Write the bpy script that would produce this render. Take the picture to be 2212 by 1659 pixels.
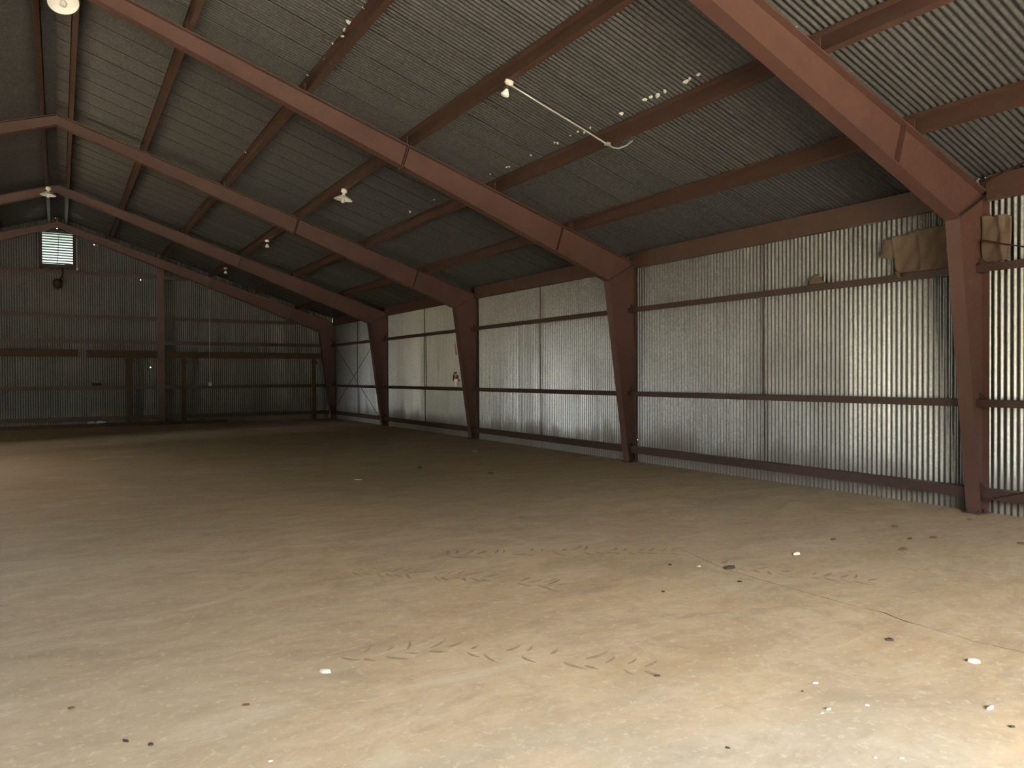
import bpy, math, random
from mathutils import Matrix, Vector

for o in list(bpy.data.objects):
    bpy.data.objects.remove(o, do_unlink=True)
scene = bpy.context.scene
COL = scene.collection
random.seed(7)

# ------------------------------------------------------------------ camera
YAW, PITCH, ROLL, FPX = 0.5437, -0.0107, -0.0048, 1619.27
fw = Vector((math.sin(YAW)*math.cos(PITCH), math.cos(YAW)*math.cos(PITCH), math.sin(PITCH)))
rt0 = Vector((math.cos(YAW), -math.sin(YAW), 0))
up0 = rt0.cross(fw)
rt = math.cos(ROLL)*rt0 + math.sin(ROLL)*up0
up = -math.sin(ROLL)*rt0 + math.cos(ROLL)*up0
cam_data = bpy.data.cameras.new('camera')
cam = bpy.data.objects.new('camera', cam_data)
COL.objects.link(cam)
m = Matrix.Identity(4)
for i in range(3):
    m[i][0], m[i][1], m[i][2] = rt[i], up[i], -fw[i]
m[0][3], m[1][3], m[2][3] = -0.017, 0.0, 1.6
cam.matrix_world = m
cam_data.sensor_width = 36
cam_data.lens = FPX/2212*36
cam_data.clip_start, cam_data.clip_end = 0.05, 400
scene.camera = cam

# ------------------------------------------------------------------ world, sun, exposure
SKY = 12.0
world = bpy.data.worlds.new('world')
scene.world = world
world.use_nodes = True
wn = world.node_tree.nodes
bg = wn['Background']
bg.inputs['Color'].default_value = (0.93, 0.96, 0.98, 1)
bg.inputs['Strength'].default_value = SKY
sun_d = bpy.data.lights.new('sun', 'SUN')
sun_d.energy = 28
sun_d.color = (1.0, 0.9, 0.74)
sun_d.angle = math.radians(1.0)
sun = bpy.data.objects.new('sun', sun_d)
COL.objects.link(sun)
sun.rotation_euler = Vector((-0.7, -0.35, -1.0)).to_track_quat('-Z', 'Y').to_euler()   # stands over the far right corner, so no beam enters the shed
sun.location = (0, 60, 60)
scene.view_settings.view_transform = 'Standard'
scene.view_settings.look = 'None'
scene.view_settings.exposure = 2.68
scene.view_settings.gamma = 1.0
scene.view_settings.use_curve_mapping = False
scene.cycles.max_bounces = 5
scene.cycles.diffuse_bounces = 4
scene.cycles.glossy_bounces = 3
scene.cycles.transmission_bounces = 2

# openings the daylight comes through: near gable door (x0,x1,z1), two doors of the left wall (y0,y1,z1)
DOOR_N = (-3.2, 5.0, 3.55)
DOOR_L = (14.6, 18.8, 3.1)
DOOR_M = (5.5, 6.8, 2.4)

def portal(name, loc, rot, sx, sy):
    d = bpy.data.lights.new(name, 'AREA')
    d.shape = 'RECTANGLE'
    d.size, d.size_y = sx, sy
    d.cycles.is_portal = True
    o = bpy.data.objects.new(name, d)
    COL.objects.link(o)
    o.location, o.rotation_euler = loc, rot

# ------------------------------------------------------------------ dimensions
W = 9.11                       # outer face of the columns
S = 0.328                      # roof pitch
ZR0 = 6.65                     # rafter top at the ridge
BF = 0.16                      # flange width of the frames
YF = [4.60, 10.73, 16.86, 22.98, 28.30]
Y_NEAR, Y_FAR = -4.70, 28.56
XS = 9.145                     # plane of the wall sheets
PUR = 0.18
def zr(x): return ZR0 - S*abs(x)          # top of the rafters
def zs(x): return ZR0 + PUR + 0.024 - S*abs(x)   # roof sheets
ANG = math.atan(S)

# ------------------------------------------------------------------ helpers
class MB:
    def __init__(self): self.v, self.f = [], []
    def add(self, vs, fs):
        b = len(self.v); self.v += [tuple(v) for v in vs]; self.f += [tuple(i+b for i in f) for f in fs]
    def box(self, x0, x1, y0, y1, z0, z1):
        self.add([(x, y, z) for x in (x0, x1) for y in (y0, y1) for z in (z0, z1)],
                 [(0,1,3,2),(4,6,7,5),(0,4,5,1),(2,3,7,6),(0,2,6,4),(1,5,7,3)])
    def prism(self, poly, y0, y1, axis='y'):
        """poly in (x,z) extruded along y, or (y,z) along x, or (x,y) along z"""
        n = len(poly)
        def p(a, b, t): return {'y': (a, t, b), 'x': (t, a, b), 'z': (a, b, t)}[axis]
        self.add([p(a, b, y0) for a, b in poly] + [p(a, b, y1) for a, b in poly],
                 [tuple(range(n))[::-1], tuple(range(n, 2*n))] + [(i, (i+1) % n, n+(i+1) % n, n+i) for i in range(n)])
    def plate(self, a, b, t, y0, y1, side=1):
        """a plate in the xz plane from a to b with thickness t to one side, y0..y1 wide"""
        dx, dz = b[0]-a[0], b[1]-a[1]; l = math.hypot(dx, dz)
        nx, nz = -dz/l*t*side, dx/l*t*side
        self.prism([a, b, (b[0]+nx, b[1]+nz), (a[0]+nx, a[1]+nz)], y0, y1)
    def tube(self, pts, r, n=8, caps=True):
        P = [Vector(p) for p in pts]; rings = []
        for i, p in enumerate(P):
            t = (P[min(i+1, len(P)-1)] - P[max(i-1, 0)]).normalized()
            a = t.cross(Vector((0, 0, 1)))
            if a.length < 1e-3: a = t.cross(Vector((1, 0, 0)))
            a.normalize(); b = t.cross(a)
            rr = r[i] if isinstance(r, (list, tuple)) else r
            rings.append([p + rr*(math.cos(2*math.pi*k/n)*a + math.sin(2*math.pi*k/n)*b) for k in range(n)])
        vs = [v for ring in rings for v in ring]; fs = []
        for i in range(len(P)-1):
            for k in range(n):
                fs.append((i*n+k, i*n+(k+1) % n, (i+1)*n+(k+1) % n, (i+1)*n+k))
        if caps: fs += [tuple(range(n))[::-1], tuple((len(P)-1)*n+k for k in range(n))]
        self.add(vs, fs)
    def lathe(self, prof, n=20, c=(0, 0, 0)):
        """prof of (r, z) turned about the z axis through c"""
        vs = [(c[0]+r*math.cos(2*math.pi*k/n), c[1]+r*math.sin(2*math.pi*k/n), c[2]+z) for r, z in prof for k in range(n)]
        fs = [(i*n+k, i*n+(k+1) % n, (i+1)*n+(k+1) % n, (i+1)*n+k) for i in range(len(prof)-1) for k in range(n)]
        self.add(vs, fs)
    def mesh(self, name, mat, smooth=False):
        me = bpy.data.meshes.new(name)
        me.from_pydata(self.v, [], self.f)
        me.validate(); me.update()
        import bmesh
        bm = bmesh.new(); bm.from_mesh(me)
        bmesh.ops.recalc_face_normals(bm, faces=bm.faces)
        bm.to_mesh(me); bm.free()
        if mat: me.materials.append(mat)
        if smooth:
            for p in me.polygons: p.use_smooth = True
        return me
    def build(self, name, mat, parent=None, smooth=False, loc=None):
        return obj(name, self.mesh(name, mat, smooth), parent, loc)

def obj(name, me, parent=None, loc=None):
    o = bpy.data.objects.new(name, me)
    COL.objects.link(o)
    if parent is not None: o.parent = parent
    if loc is not None: o.location = loc
    return o
def empty(name, loc=(0, 0, 0), parent=None):
    o = bpy.data.objects.new(name, None); o.empty_display_size = 0.1
    COL.objects.link(o); o.location = loc
    if parent: o.parent = parent
    return o
def tag(o, label=None, cat=None, group=None, kind=None):
    if label: o['label'] = label
    if cat: o['category'] = cat
    if group: o['group'] = group
    if kind: o['kind'] = kind
    return o
def place(o, x, y, z, rx=0, ry=0, rz=0):
    o.location = (x, y, z); o.rotation_euler = (rx, ry, rz); return o

# ------------------------------------------------------------------ materials
class NT:
    def __init__(self, name):
        self.m = bpy.data.materials.new(name); self.m.use_nodes = True
        self.t = self.m.node_tree; self.n = self.t.nodes
        self.b = self.n['Principled BSDF']
        self.geo = self.n.new('ShaderNodeNewGeometry')
        self.pos = self.geo.outputs['Position']
    def link(self, a, b): self.t.links.new(a, b)
    def _set(self, sock, v):
        if hasattr(v, 'is_linked') or isinstance(v, bpy.types.NodeSocket): self.link(v, sock)
        else: sock.default_value = v
    def map(self, scale=(1, 1, 1), loc=(0, 0, 0), rot=(0, 0, 0)):
        n = self.n.new('ShaderNodeMapping'); self.link(self.pos, n.inputs[0])
        n.inputs['Scale'].default_value = scale; n.inputs['Location'].default_value = loc; n.inputs['Rotation'].default_value = rot
        return n.outputs[0]
    def noise(self, vec, scale, detail=4, rough=0.6, dist=0.0):
        n = self.n.new('ShaderNodeTexNoise'); self.link(vec, n.inputs['Vector'])
        n.inputs['Scale'].default_value = scale; n.inputs['Detail'].default_value = detail
        n.inputs['Roughness'].default_value = rough; n.inputs['Distortion'].default_value = dist
        return n.outputs['Fac']
    def voronoi(self, vec, scale, out='Color'):
        n = self.n.new('ShaderNodeTexVoronoi'); self.link(vec, n.inputs['Vector']); n.inputs['Scale'].default_value = scale
        return n.outputs[out]
    def ramp(self, fac, stops):
        n = self.n.new('ShaderNodeValToRGB'); self.link(fac, n.inputs[0])
        e = n.color_ramp.elements
        while len(e) < len(stops): e.new(0.5)
        for el, (p, c) in zip(e, stops):
            el.position = p; el.color = (*c, 1) if len(c) == 3 else c
        return n.outputs[0]
    def rng(self, v, a, b, c, d):
        n = self.n.new('ShaderNodeMapRange'); self._set(n.inputs[0], v)
        for i, k in enumerate((a, b, c, d)): n.inputs[i+1].default_value = k
        return n.outputs[0]
    def math(self, op, a, b=0.0):
        n = self.n.new('ShaderNodeMath'); n.operation = op
        self._set(n.inputs[0], a); self._set(n.inputs[1], b); return n.outputs[0]
    def mix(self, fac, a, b, mode='MIX'):
        n = self.n.new('ShaderNodeMix'); n.data_type = 'RGBA'; n.blend_type = mode
        self._set(n.inputs[0], fac)
        for s, v in ((n.inputs[6], a), (n.inputs[7], b)):
            if isinstance(v, tuple): s.default_value = (*v, 1) if len(v) == 3 else v
            else: self.link(v, s)
        return n.outputs[2]
    def sep(self, v):
        n = self.n.new('ShaderNodeSeparateXYZ'); self.link(v, n.inputs[0]); return n.outputs
    def rand(self):
        return self.n.new('ShaderNodeObjectInfo').outputs['Random']
    def bump(self, h, strength=0.2, dist=0.01):
        n = self.n.new('ShaderNodeBump'); self.link(h, n.inputs['Height'])
        n.inputs['Strength'].default_value = strength; n.inputs['Distance'].default_value = dist
        self.link(n.outputs[0], self.b.inputs['Normal'])
    def base(self, c): self._set(self.b.inputs['Base Color'], (*c, 1) if isinstance(c, tuple) and len(c) == 3 else c)
    def rough(self, r): self._set(self.b.inputs['Roughness'], r)
    def metal(self, r): self._set(self.b.inputs['Metallic'], r)

def galvanized(name, tone=1.0, dusty=0.0, rough=0.36, metal=0.85, dustk=1.0):
    t = NT(name)
    sp = t.voronoi(t.map((1, 1, .6)), 55)
    spv = t.sep(sp)[0]
    big = t.noise(t.pos, 0.9, 3, 0.6) if dusty > 0 else None
    streak = t.noise(t.map((6, 6, 0.35)), 1.6, 2, 0.6)
    c = t.mix(spv, tuple(tone*v for v in (0.445, 0.455, 0.46)), tuple(tone*v for v in (0.735, 0.75, 0.755)))
    c = t.mix(t.rng(streak, 0.35, 0.75, 0, 0.35), c, tuple(tone*v for v in (0.42, 0.41, 0.38)))
    c = t.mix(t.rng(t.rand(), 0, 1, 0, 0.3), c, tuple(tone*v for v in (0.42, 0.42, 0.41)))
    # dust thrown up along the foot of the sheets
    z = t.sep(t.pos)[2]
    zz = None if dusty <= 0 else t.math('ADD', z, t.math('MULTIPLY', t.noise(t.map((1, 1, 0.3)), 1.3, 3, 0.7), 1.1))
    if dusty > 0:
        dust = t.math('MULTIPLY', t.rng(zz, 1.15, 0.75, 0, 1), 0.75)
        dust = t.math('MAXIMUM', dust, t.math('MULTIPLY', t.rng(big, 0.52, 0.7, 0, 1), dusty))
        c = t.mix(dust, c, tuple((0.25+0.75*tone)*v*dustk for v in (0.25, 0.205, 0.16)))
        t.metal(t.rng(dust, 0, 1, metal, 0.1))
    else:
        t.metal(metal)
    t.base(c)
    r = t.math('ADD', t.math('MULTIPLY', t.math('SUBTRACT', spv, 0.5), 0.07), rough)
    r = t.math('ADD', r, t.math('MULTIPLY', t.rand(), 0.10))
    t.rough(t.math('ADD', r, t.math('MULTIPLY', dust, 0.35)) if dusty > 0 else r)
    return t.m

def red_steel(name, base=(0.087, 0.042, 0.034), dust=0.35):
    t = NT(name)
    a = t.noise(t.pos, 2.2, 5, 0.65)
    b = t.noise(t.pos, 14, 4, 0.6)
    c = t.mix(t.rng(a, 0.3, 0.7, 0, 1), tuple(v*0.8 for v in base), tuple(v*1.18 for v in base))
    c = t.mix(t.rng(b, 0.55, 0.8, 0, dust), c, (0.13, 0.085, 0.065))
    up_ = t.sep(t.geo.outputs['Normal'])[2]
    c = t.mix(t.rng(up_, 0.4, 0.9, 0, 0.7), c, (0.15, 0.11, 0.08))     # dust settled on ledges
    t.base(c); t.rough(t.rng(b, 0.3, 0.7, 0.42, 0.6)); t.bump(b, 0.08, 0.004)
    return t.m

def simple(name, col, rough=0.6, metal=0.0, var=0.18, scale=9.0, emis=None):
    t = NT(name)
    a = t.noise(t.pos, scale, 4, 0.6)
    t.base(t.mix(t.rng(a, 0.3, 0.7, 0, 1), tuple(v*(1-var) for v in col), tuple(min(1, v*(1+var)) for v in col)))
    t.rough(rough); t.metal(metal)
    return t.m

def wood(name, c0, c1, axis='x'):
    t = NT(name)
    sc = {'x': (0.8, 9, 9), 'z': (9, 9, 0.8)}[axis]
    g = t.noise(t.map(sc), 4, 5, 0.65, 0.6)
    t.base(t.mix(t.rng(g, 0.3, 0.72, 0, 1), c0, c1)); t.rough(0.8); t.bump(g, 0.25, 0.004)
    return t.m

def concrete():
    t = NT('dusty_concrete')
    p = t.pos
    xyz = t.sep(p)
    n1 = t.noise(p, 0.33, 3, 0.6, 0.4)
    n2 = t.noise(t.map((0.55, 1.5, 1), rot=(0, 0, 0.35)), 1.1, 4, 0.65, 0.8)
    n3 = t.noise(p, 7.5, 4, 0.7)
    n4 = t.noise(p, 45, 2, 0.65)
    swp = t.noise(t.map((1.0, 5.0, 1), rot=(0, 0, -0.5)), 1.6, 3, 0.7, 0.5)
    tan = t.mix(t.rng(n2, 0.3, 0.7, 0, 1), (0.42, 0.29, 0.165), (0.57, 0.42, 0.26))
    tan = t.mix(t.rng(n1, 0.38, 0.66, 0, 0.75), tan, (0.43, 0.335, 0.225))
    n5 = t.noise(t.map((0.8, 1.5, 1), rot=(0, 0, 0.25)), 2.4, 4, 0.68, 1.2)
    tan = t.mix(t.rng(n5, 0.48, 0.72, 0, 0.45), tan, (0.34, 0.235, 0.135))
    tan = t.mix(t.rng(n5, 0.46, 0.25, 0, 0.5), tan, (0.60, 0.47, 0.32))
    bare = t.mix(t.rng(n3, 0.35, 0.65, 0, 1), (0.33, 0.295, 0.235), (0.46, 0.425, 0.355))
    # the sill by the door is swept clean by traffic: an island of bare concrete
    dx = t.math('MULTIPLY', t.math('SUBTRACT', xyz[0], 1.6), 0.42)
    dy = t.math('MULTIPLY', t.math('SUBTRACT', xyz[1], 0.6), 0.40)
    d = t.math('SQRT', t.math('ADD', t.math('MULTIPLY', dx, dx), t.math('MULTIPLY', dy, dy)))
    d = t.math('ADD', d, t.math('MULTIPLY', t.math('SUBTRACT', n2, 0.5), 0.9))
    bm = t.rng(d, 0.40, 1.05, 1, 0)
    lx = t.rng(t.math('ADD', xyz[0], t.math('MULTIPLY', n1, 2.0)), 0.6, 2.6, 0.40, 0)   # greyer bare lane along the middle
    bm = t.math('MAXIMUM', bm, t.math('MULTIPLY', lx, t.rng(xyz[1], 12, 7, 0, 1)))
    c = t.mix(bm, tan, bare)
    c = t.mix(t.rng(swp, 0.50, 0.75, 0, 0.35), c, (0.50, 0.42, 0.31))
    c = t.mix(t.rng(n3, 0.53, 0.78, 0, 0.5), c, (0.30, 0.225, 0.15))
    c = t.mix(t.rng(n4, 0.6, 0.8, 0, 0.3), c, (0.62, 0.55, 0.45))
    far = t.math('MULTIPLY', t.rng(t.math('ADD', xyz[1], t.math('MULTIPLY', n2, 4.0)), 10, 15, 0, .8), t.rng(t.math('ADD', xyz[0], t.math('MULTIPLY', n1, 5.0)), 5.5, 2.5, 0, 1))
    c = t.mix(far, c, (0.42, 0.265, 0.135))  # brown dirt at the far left, lightened to make up for missing light
    n6 = t.noise(t.map((1, 1.6, 1), loc=(3, 7, 0), rot=(0, 0, -0.3)), 0.75, 5, 0.72, 1.6)
    c = t.mix(t.rng(n6, 0.52, 0.66, 0, 0.42), c, (0.30, 0.225, 0.15))
    c = t.mix(t.rng(n6, 0.44, 0.30, 0, 0.45), c, (0.60, 0.52, 0.40))
    n7 = t.noise(p, 18, 3, 0.75)
    c = t.mix(t.rng(n7, 0.56, 0.72, 0, 0.5), c, (0.66, 0.58, 0.46))
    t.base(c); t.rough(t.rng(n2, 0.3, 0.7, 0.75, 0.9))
    hb = t.math('ADD', t.math('MULTIPLY', n3, 0.6), t.math('MULTIPLY', n4, 0.4))
    t.bump(hb, 0.25, 0.006)
    return t.m

def paper():
    t = NT('kraft_paper')
    a = t.noise(t.pos, 5, 5, 0.65)
    t.base(t.mix(t.rng(a, 0.3, 0.7, 0, 1), (0.095, 0.064, 0.042), (0.15, 0.105, 0.07))); t.rough(0.75)
    t.bump(t.noise(t.pos, 16, 3, 0.6), 0.4, 0.01)
    return t.m

M_WALL = galvanized('galvanized_wall_sheet', 0.40, 0.0)
M_WALLD = galvanized('galvanized_wall_sheet_dusty', 0.40, 0.12, 0.335, 0.95)
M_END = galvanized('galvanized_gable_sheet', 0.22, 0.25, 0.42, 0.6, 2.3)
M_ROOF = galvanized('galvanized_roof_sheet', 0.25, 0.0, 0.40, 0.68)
M_RED = red_steel('red_oxide_steel')
M_RED2 = red_steel('red_oxide_purlin', (0.060, 0.031, 0.022), 0.45)
M_GIRT = red_steel('red_oxide_girt', (0.048, 0.024, 0.020), 0.4)
M_FLOOR = concrete()
M_WOODX = wood('brown_board', (0.045, 0.024, 0.013), (0.08, 0.046, 0.028), 'x')
M_WOODZ = wood('brown_post', (0.045, 0.026, 0.017), (0.08, 0.05, 0.035), 'z')
M_TIMBER = wood('dark_timber', (0.04, 0.023, 0.014), (0.08, 0.05, 0.03), 'x')
M_WHITE = simple('white_enamel', (0.78, 0.79, 0.76), 0.3, 0, 0.06)
M_PORC = simple('porcelain', (0.70, 0.68, 0.62), 0.35, 0, 0.08)
M_BULB = simple('frosted_bulb', (0.62, 0.58, 0.55), 0.2, 0, 0.05)
M_DARKMETAL = simple('dark_rusty_metal', (0.035, 0.024, 0.018), 0.6, 0.4)
M_CONDUIT = simple('galvanized_conduit', (0.46, 0.46, 0.43), 0.35, 0.5, 0.1)
M_ROD = simple('dark_brace_rod', (0.05, 0.03, 0.022), 0.6, 0.3)
M_BLACK = simple('black_chip', (0.03, 0.024, 0.018), 0.8)
M_CHIP = simple('brown_chip', (0.10, 0.055, 0.03), 0.85)
M_SCRAP = simple('white_scrap', (0.55, 0.51, 0.44), 0.7)
M_TRACK = simple('tracked_mud', (0.32, 0.23, 0.145), 0.95, 0, 0.2, 20)
M_CRACK = simple('floor_crack', (0.12, 0.085, 0.055), 0.95)
M_PAPER = paper()
M_TUFT = simple('pale_tuft', (0.45, 0.45, 0.41), 0.9)
M_SIGN = simple('faded_red_placard', (0.42, 0.22, 0.17), 0.5)
M_EXTW = simple('pale_canister', (0.72, 0.62, 0.57), 0.35, 0.0)
M_EXTR = simple('canister_red', (0.16, 0.03, 0.03), 0.45)
M_BLADE = simple('louver_blade', (0.10, 0.10, 0.10), 0.5, 0.5)
M_GROUND = simple('outside_ground', (0.16, 0.135, 0.085), 0.95, 0, 0.2, 0.6)

# ------------------------------------------------------------------ corrugated sheets
PITCH_C, AMP, SEG = 0.0678, 0.0125, 6
def corr_mesh(name, mat, n, v_of, splits=(), holes=(), lift=0.0):
    """n corrugations along u (local x), running along v (local y); w is local z. v_of(u) -> (v0, v1)"""
    steps = (n+1)*SEG if lift else n*SEG          # laid with one corrugation of lap
    us = [i*PITCH_C/SEG for i in range(steps+1)]
    mb = MB(); cols = []
    for i, u in enumerate(us):
        v0, v1 = v_of(u)
        vs = [v0] + [s for s in sorted(splits) if v0+1e-4 < s < v1-1e-4] + [v1]
        w = AMP*math.cos(2*math.pi*u/PITCH_C) + lift*min(1, max(0, 2-u/0.072))
        ids = []
        for v in vs:
            ids.append((len(mb.v), v)); mb.v.append((u, v, w))
        cols.append(ids)
    for i in range(steps):
        a, b = cols[i], cols[i+1]
        k = min(len(a), len(b))
        uc = (us[i]+us[i+1])/2
        for j in range(k-1):
            ja, jb = (j, j+1)
            a1 = a[jb] if jb < k-1 else a[-1]
            b1 = b[jb] if jb < k-1 else b[-1]
            vc = (a[ja][1]+a1[1])/2
            if any(h[0] < uc < h[1] and h[2] < vc < h[3] for h in holes): continue
            mb.f.append((a[ja][0], b[ja][0], b1[0], a1[0]))
    me = bpy.data.meshes.new(name)
    me.from_pydata(mb.v, [], mb.f); me.validate(); me.update()
    me.materials.append(mat)
    for p in me.polygons: p.use_smooth = True
    return me
NC = 9
SW = NC*PITCH_C               # cover width of one sheet

# ------------------------------------------------------------------ floor and outside ground
fl = MB(); fl.box(-9.2, 9.2, Y_NEAR-0.05, Y_FAR+0.05, -0.15, 0)
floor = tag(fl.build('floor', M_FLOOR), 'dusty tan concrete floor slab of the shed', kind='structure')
gd = MB(); gd.box(-70, 70, -70, 100, -0.30, -0.16)
tag(gd.build('ground', M_GROUND), 'dry ground around the shed', kind='structure')

ap = MB(); ap.box(-6, 8, -17, Y_NEAR-.06, -.16, -.02)  # slab added outside the door to bounce sunlight onto the near roof
tag(ap.build('bounce_slab', simple('pale_bounce_slab', (0.44, 0.38, 0.28), 0.9, 0, 0.12, 1.5)), 'unseen pale slab added outside the door to bounce sunlight', kind='structure')
# woods across the yard, outside the front door: they close off the low sky
M_LEAF = simple('dark_foliage', (0.045, 0.052, 0.028), 0.9, 0, 0.4, 1.5)
M_BARK = simple('bark', (0.07, 0.05, 0.035), 0.95)
wd, tk = MB(), MB()
rnd = random.Random(5)
spots = [(-46+5.0*i, -25, rnd.uniform(.48, .68)) for i in range(19)] + [(-46, 11+5.0*i, rnd.uniform(.88, 1.0)) for i in range(10)] + [(-19, 11.5, .62), (-17.5, 9.6, .55)]  # left row and two nearer trees are added to block low daylight
for (tx, ty, sc) in spots:
    tx += rnd.uniform(-.6, .6); ty += rnd.uniform(-1, 1); n, k = 14, 9; b0 = len(wd.v)
    for i in range(k+1):
        th = math.pi*i/k
        for j in range(n):
            r = 1+.16*rnd.uniform(-1, 1)
            wd.v.append((tx+(4.6 if tx < -30 or ty < -20 else 2.4)*r*math.sin(th)*math.cos(6.2832*j/n), ty+(4.2 if tx < -30 or ty < -20 else 2.6)*r*math.sin(th)*math.sin(6.2832*j/n), sc*(6.1-6.5*r*math.cos(th))))
    for i in range(k):
        for j in range(n): wd.f.append(tuple(b0+q for q in (i*n+j, i*n+(j+1) % n, (i+1)*n+(j+1) % n, (i+1)*n+j)))
    tk.tube([(tx, ty, -.2), (tx+.1, ty+.05, 2.2), (tx, ty, 5*sc)], [.34, .26, .18], 8)
woods = tag(wd.build('woods', M_LEAF), 'dark woods across the yard, with left trees added to screen daylight', kind='stuff')
tag(tk.build('trunks', M_BARK, woods), kind='stuff')

# ------------------------------------------------------------------ right wall
wall_right = tag(empty('wall_right', (XS, 0, 0)), 'right wall of upright corrugated galvanized sheets', kind='structure')
me_wall = corr_mesh('metal_sheet', M_WALLD, NC, lambda u: (0.0, 3.86), lift=0.004)
nsheet = int((Y_FAR-Y_NEAR)/SW)+1
R_WALL = Matrix(((0, 0, -1), (1, 0, 0), (0, 1, 0)))    # u->y, v->z, w->-x
HOLE_R = (10.66, 0.41)
for i in range(nsheet):
    y0 = Y_NEAR + i*SW
    n = NC
    if y0 + SW > Y_FAR: n = max(2, int((Y_FAR-y0)/PITCH_C)-1)
    if y0 < HOLE_R[0] < y0+SW:
        u = HOLE_R[0]-y0
        me = corr_mesh('metal_sheet', M_WALLD, n, lambda u: (0.0, 3.86), (HOLE_R[1]-.007, HOLE_R[1]+.007), [(u-.006, u+.006, HOLE_R[1]-.007, HOLE_R[1]+.007)], 0.004)
    elif n != NC: me = corr_mesh('metal_sheet', M_WALLD, n, lambda u: (0.0, 3.86), lift=0.004)
    else: me = me_wall
    o = obj('metal_sheet', me, wall_right)
    o.rotation_euler = R_WALL.to_euler(); o.location = (random.uniform(-.0006, .0006), y0, 0)

# ------------------------------------------------------------------ far gable wall with louver opening
LOUV = (-0.45, 0.43, 5.28, 6.33)
wall_back = tag(empty('wall_back', (0, Y_FAR, 0)), 'far gable wall of corrugated galvanized sheets', kind='structure')
R_END = Matrix(((1, 0, 0), (0, 0, -1), (0, 1, 0)))     # u->x, v->z, w->-y
PINS = [(1.03, 6.03), (2.41, 4.95), (2.69, 1.96), (-0.06, 6.80), (-0.02, 6.47)]
x = -9.15
while x < 9.15:
    n = NC if x+SW <= 9.16 else max(1, int((9.16-x)/PITCH_C))
    x0 = x
    splits, holes = [], []
    if x0 < LOUV[1] and x0+n*PITCH_C > LOUV[0]:
        splits += [LOUV[2], LOUV[3]]; holes.append((LOUV[0]-x0, LOUV[1]-x0, LOUV[2], LOUV[3]))
    for px, pz in PINS:
        if x0 < px < x0+n*PITCH_C:
            splits += [pz-.009, pz+.009]; holes.append((px-x0-.0085, px-x0+.0085, pz-.009, pz+.009))
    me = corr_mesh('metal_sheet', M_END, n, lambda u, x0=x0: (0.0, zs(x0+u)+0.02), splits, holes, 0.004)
    o = obj('metal_sheet', me, wall_back)
    o.rotation_euler = R_END.to_euler(); o.location = (x0, random.uniform(-.0006, .0006), 0)
    x += SW

# ------------------------------------------------------------------ roof sheets (both slopes)
ceiling = tag(empty('ceiling', (0, 0, 0)), 'pitched roof of corrugated galvanized sheets', kind='structure')
SL = (9.35)/math.cos(ANG)
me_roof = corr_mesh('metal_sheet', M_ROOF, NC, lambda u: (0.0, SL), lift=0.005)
for side in (1, -1):
    # u->y, v->down the slope, w-> down
    vdir = Vector((side*math.cos(ANG), 0, -math.sin(ANG)))
    udir = Vector((0, 1, 0))
    wdir = udir.cross(vdir)
    R = Matrix((udir, vdir, wdir)).transposed()
    for i in range(nsheet+1):
        o = obj('metal_sheet', me_roof, ceiling)
        o.rotation_euler = R.to_euler()
        o.location = (0, Y_NEAR-0.1 + i*SW, zs(0) + random.uniform(-.0006, .0006))
rc = MB()
rc.prism([(-0.28, zs(0.28)+0.012), (0, zs(0)+0.015), (0.28, zs(0.28)+0.012), (0.28, zs(0.28)+0.016), (0, zs(0)+0.02), (-0.28, zs(0.28)+0.016)], Y_NEAR-.1, Y_FAR+.1)
rc.build('ridge_cap', M_ROOF, ceiling)

# ------------------------------------------------------------------ left and near walls (behind and beside the viewer)
def corr_wall(name, label, u0, u1, topf, place_fn, openings):
    n = int((u1-u0)/PITCH_C)
    me = corr_mesh(name, M_WALL, n, lambda u: (0.0, topf(u0+u)), [a[2] for a in openings], [(a[0]-u0, a[1]-u0, -1, a[2]) for a in openings])
    o = obj(name, me); tag(o, label, kind='structure'); place_fn(o, u0)
def pl_left(o, u0): o.rotation_euler = R_WALL.to_euler(); o.location = (-XS, u0, 0)
def pl_near(o, u0): o.rotation_euler = R_END.to_euler(); o.location = (u0, Y_NEAR, 0)
corr_wall('wall_left', 'left wall of corrugated sheets with two open doorways', Y_NEAR, Y_FAR, lambda u: 3.86, pl_left, (DOOR_L, DOOR_M))
corr_wall('wall_front', 'near gable wall of corrugated sheets with an open door', -9.15, 9.15, lambda u: zs(u)+.02, pl_near, (DOOR_N,))
portal('door_daylight_front', ((DOOR_N[0]+DOOR_N[1])/2, Y_NEAR-0.05, DOOR_N[2]/2), (-math.pi/2, 0, 0), DOOR_N[1]-DOOR_N[0], DOOR_N[2])
portal('door_daylight_left', (-XS-0.05, (DOOR_L[0]+DOOR_L[1])/2, DOOR_L[2]/2), (0, -math.pi/2, 0), DOOR_L[2], DOOR_L[1]-DOOR_L[0])
portal('door_daylight_middle', (-XS-0.05, (DOOR_M[0]+DOOR_M[1])/2, DOOR_M[2]/2), (0, -math.pi/2, 0), DOOR_M[2], DOOR_M[1]-DOOR_M[0])

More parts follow.
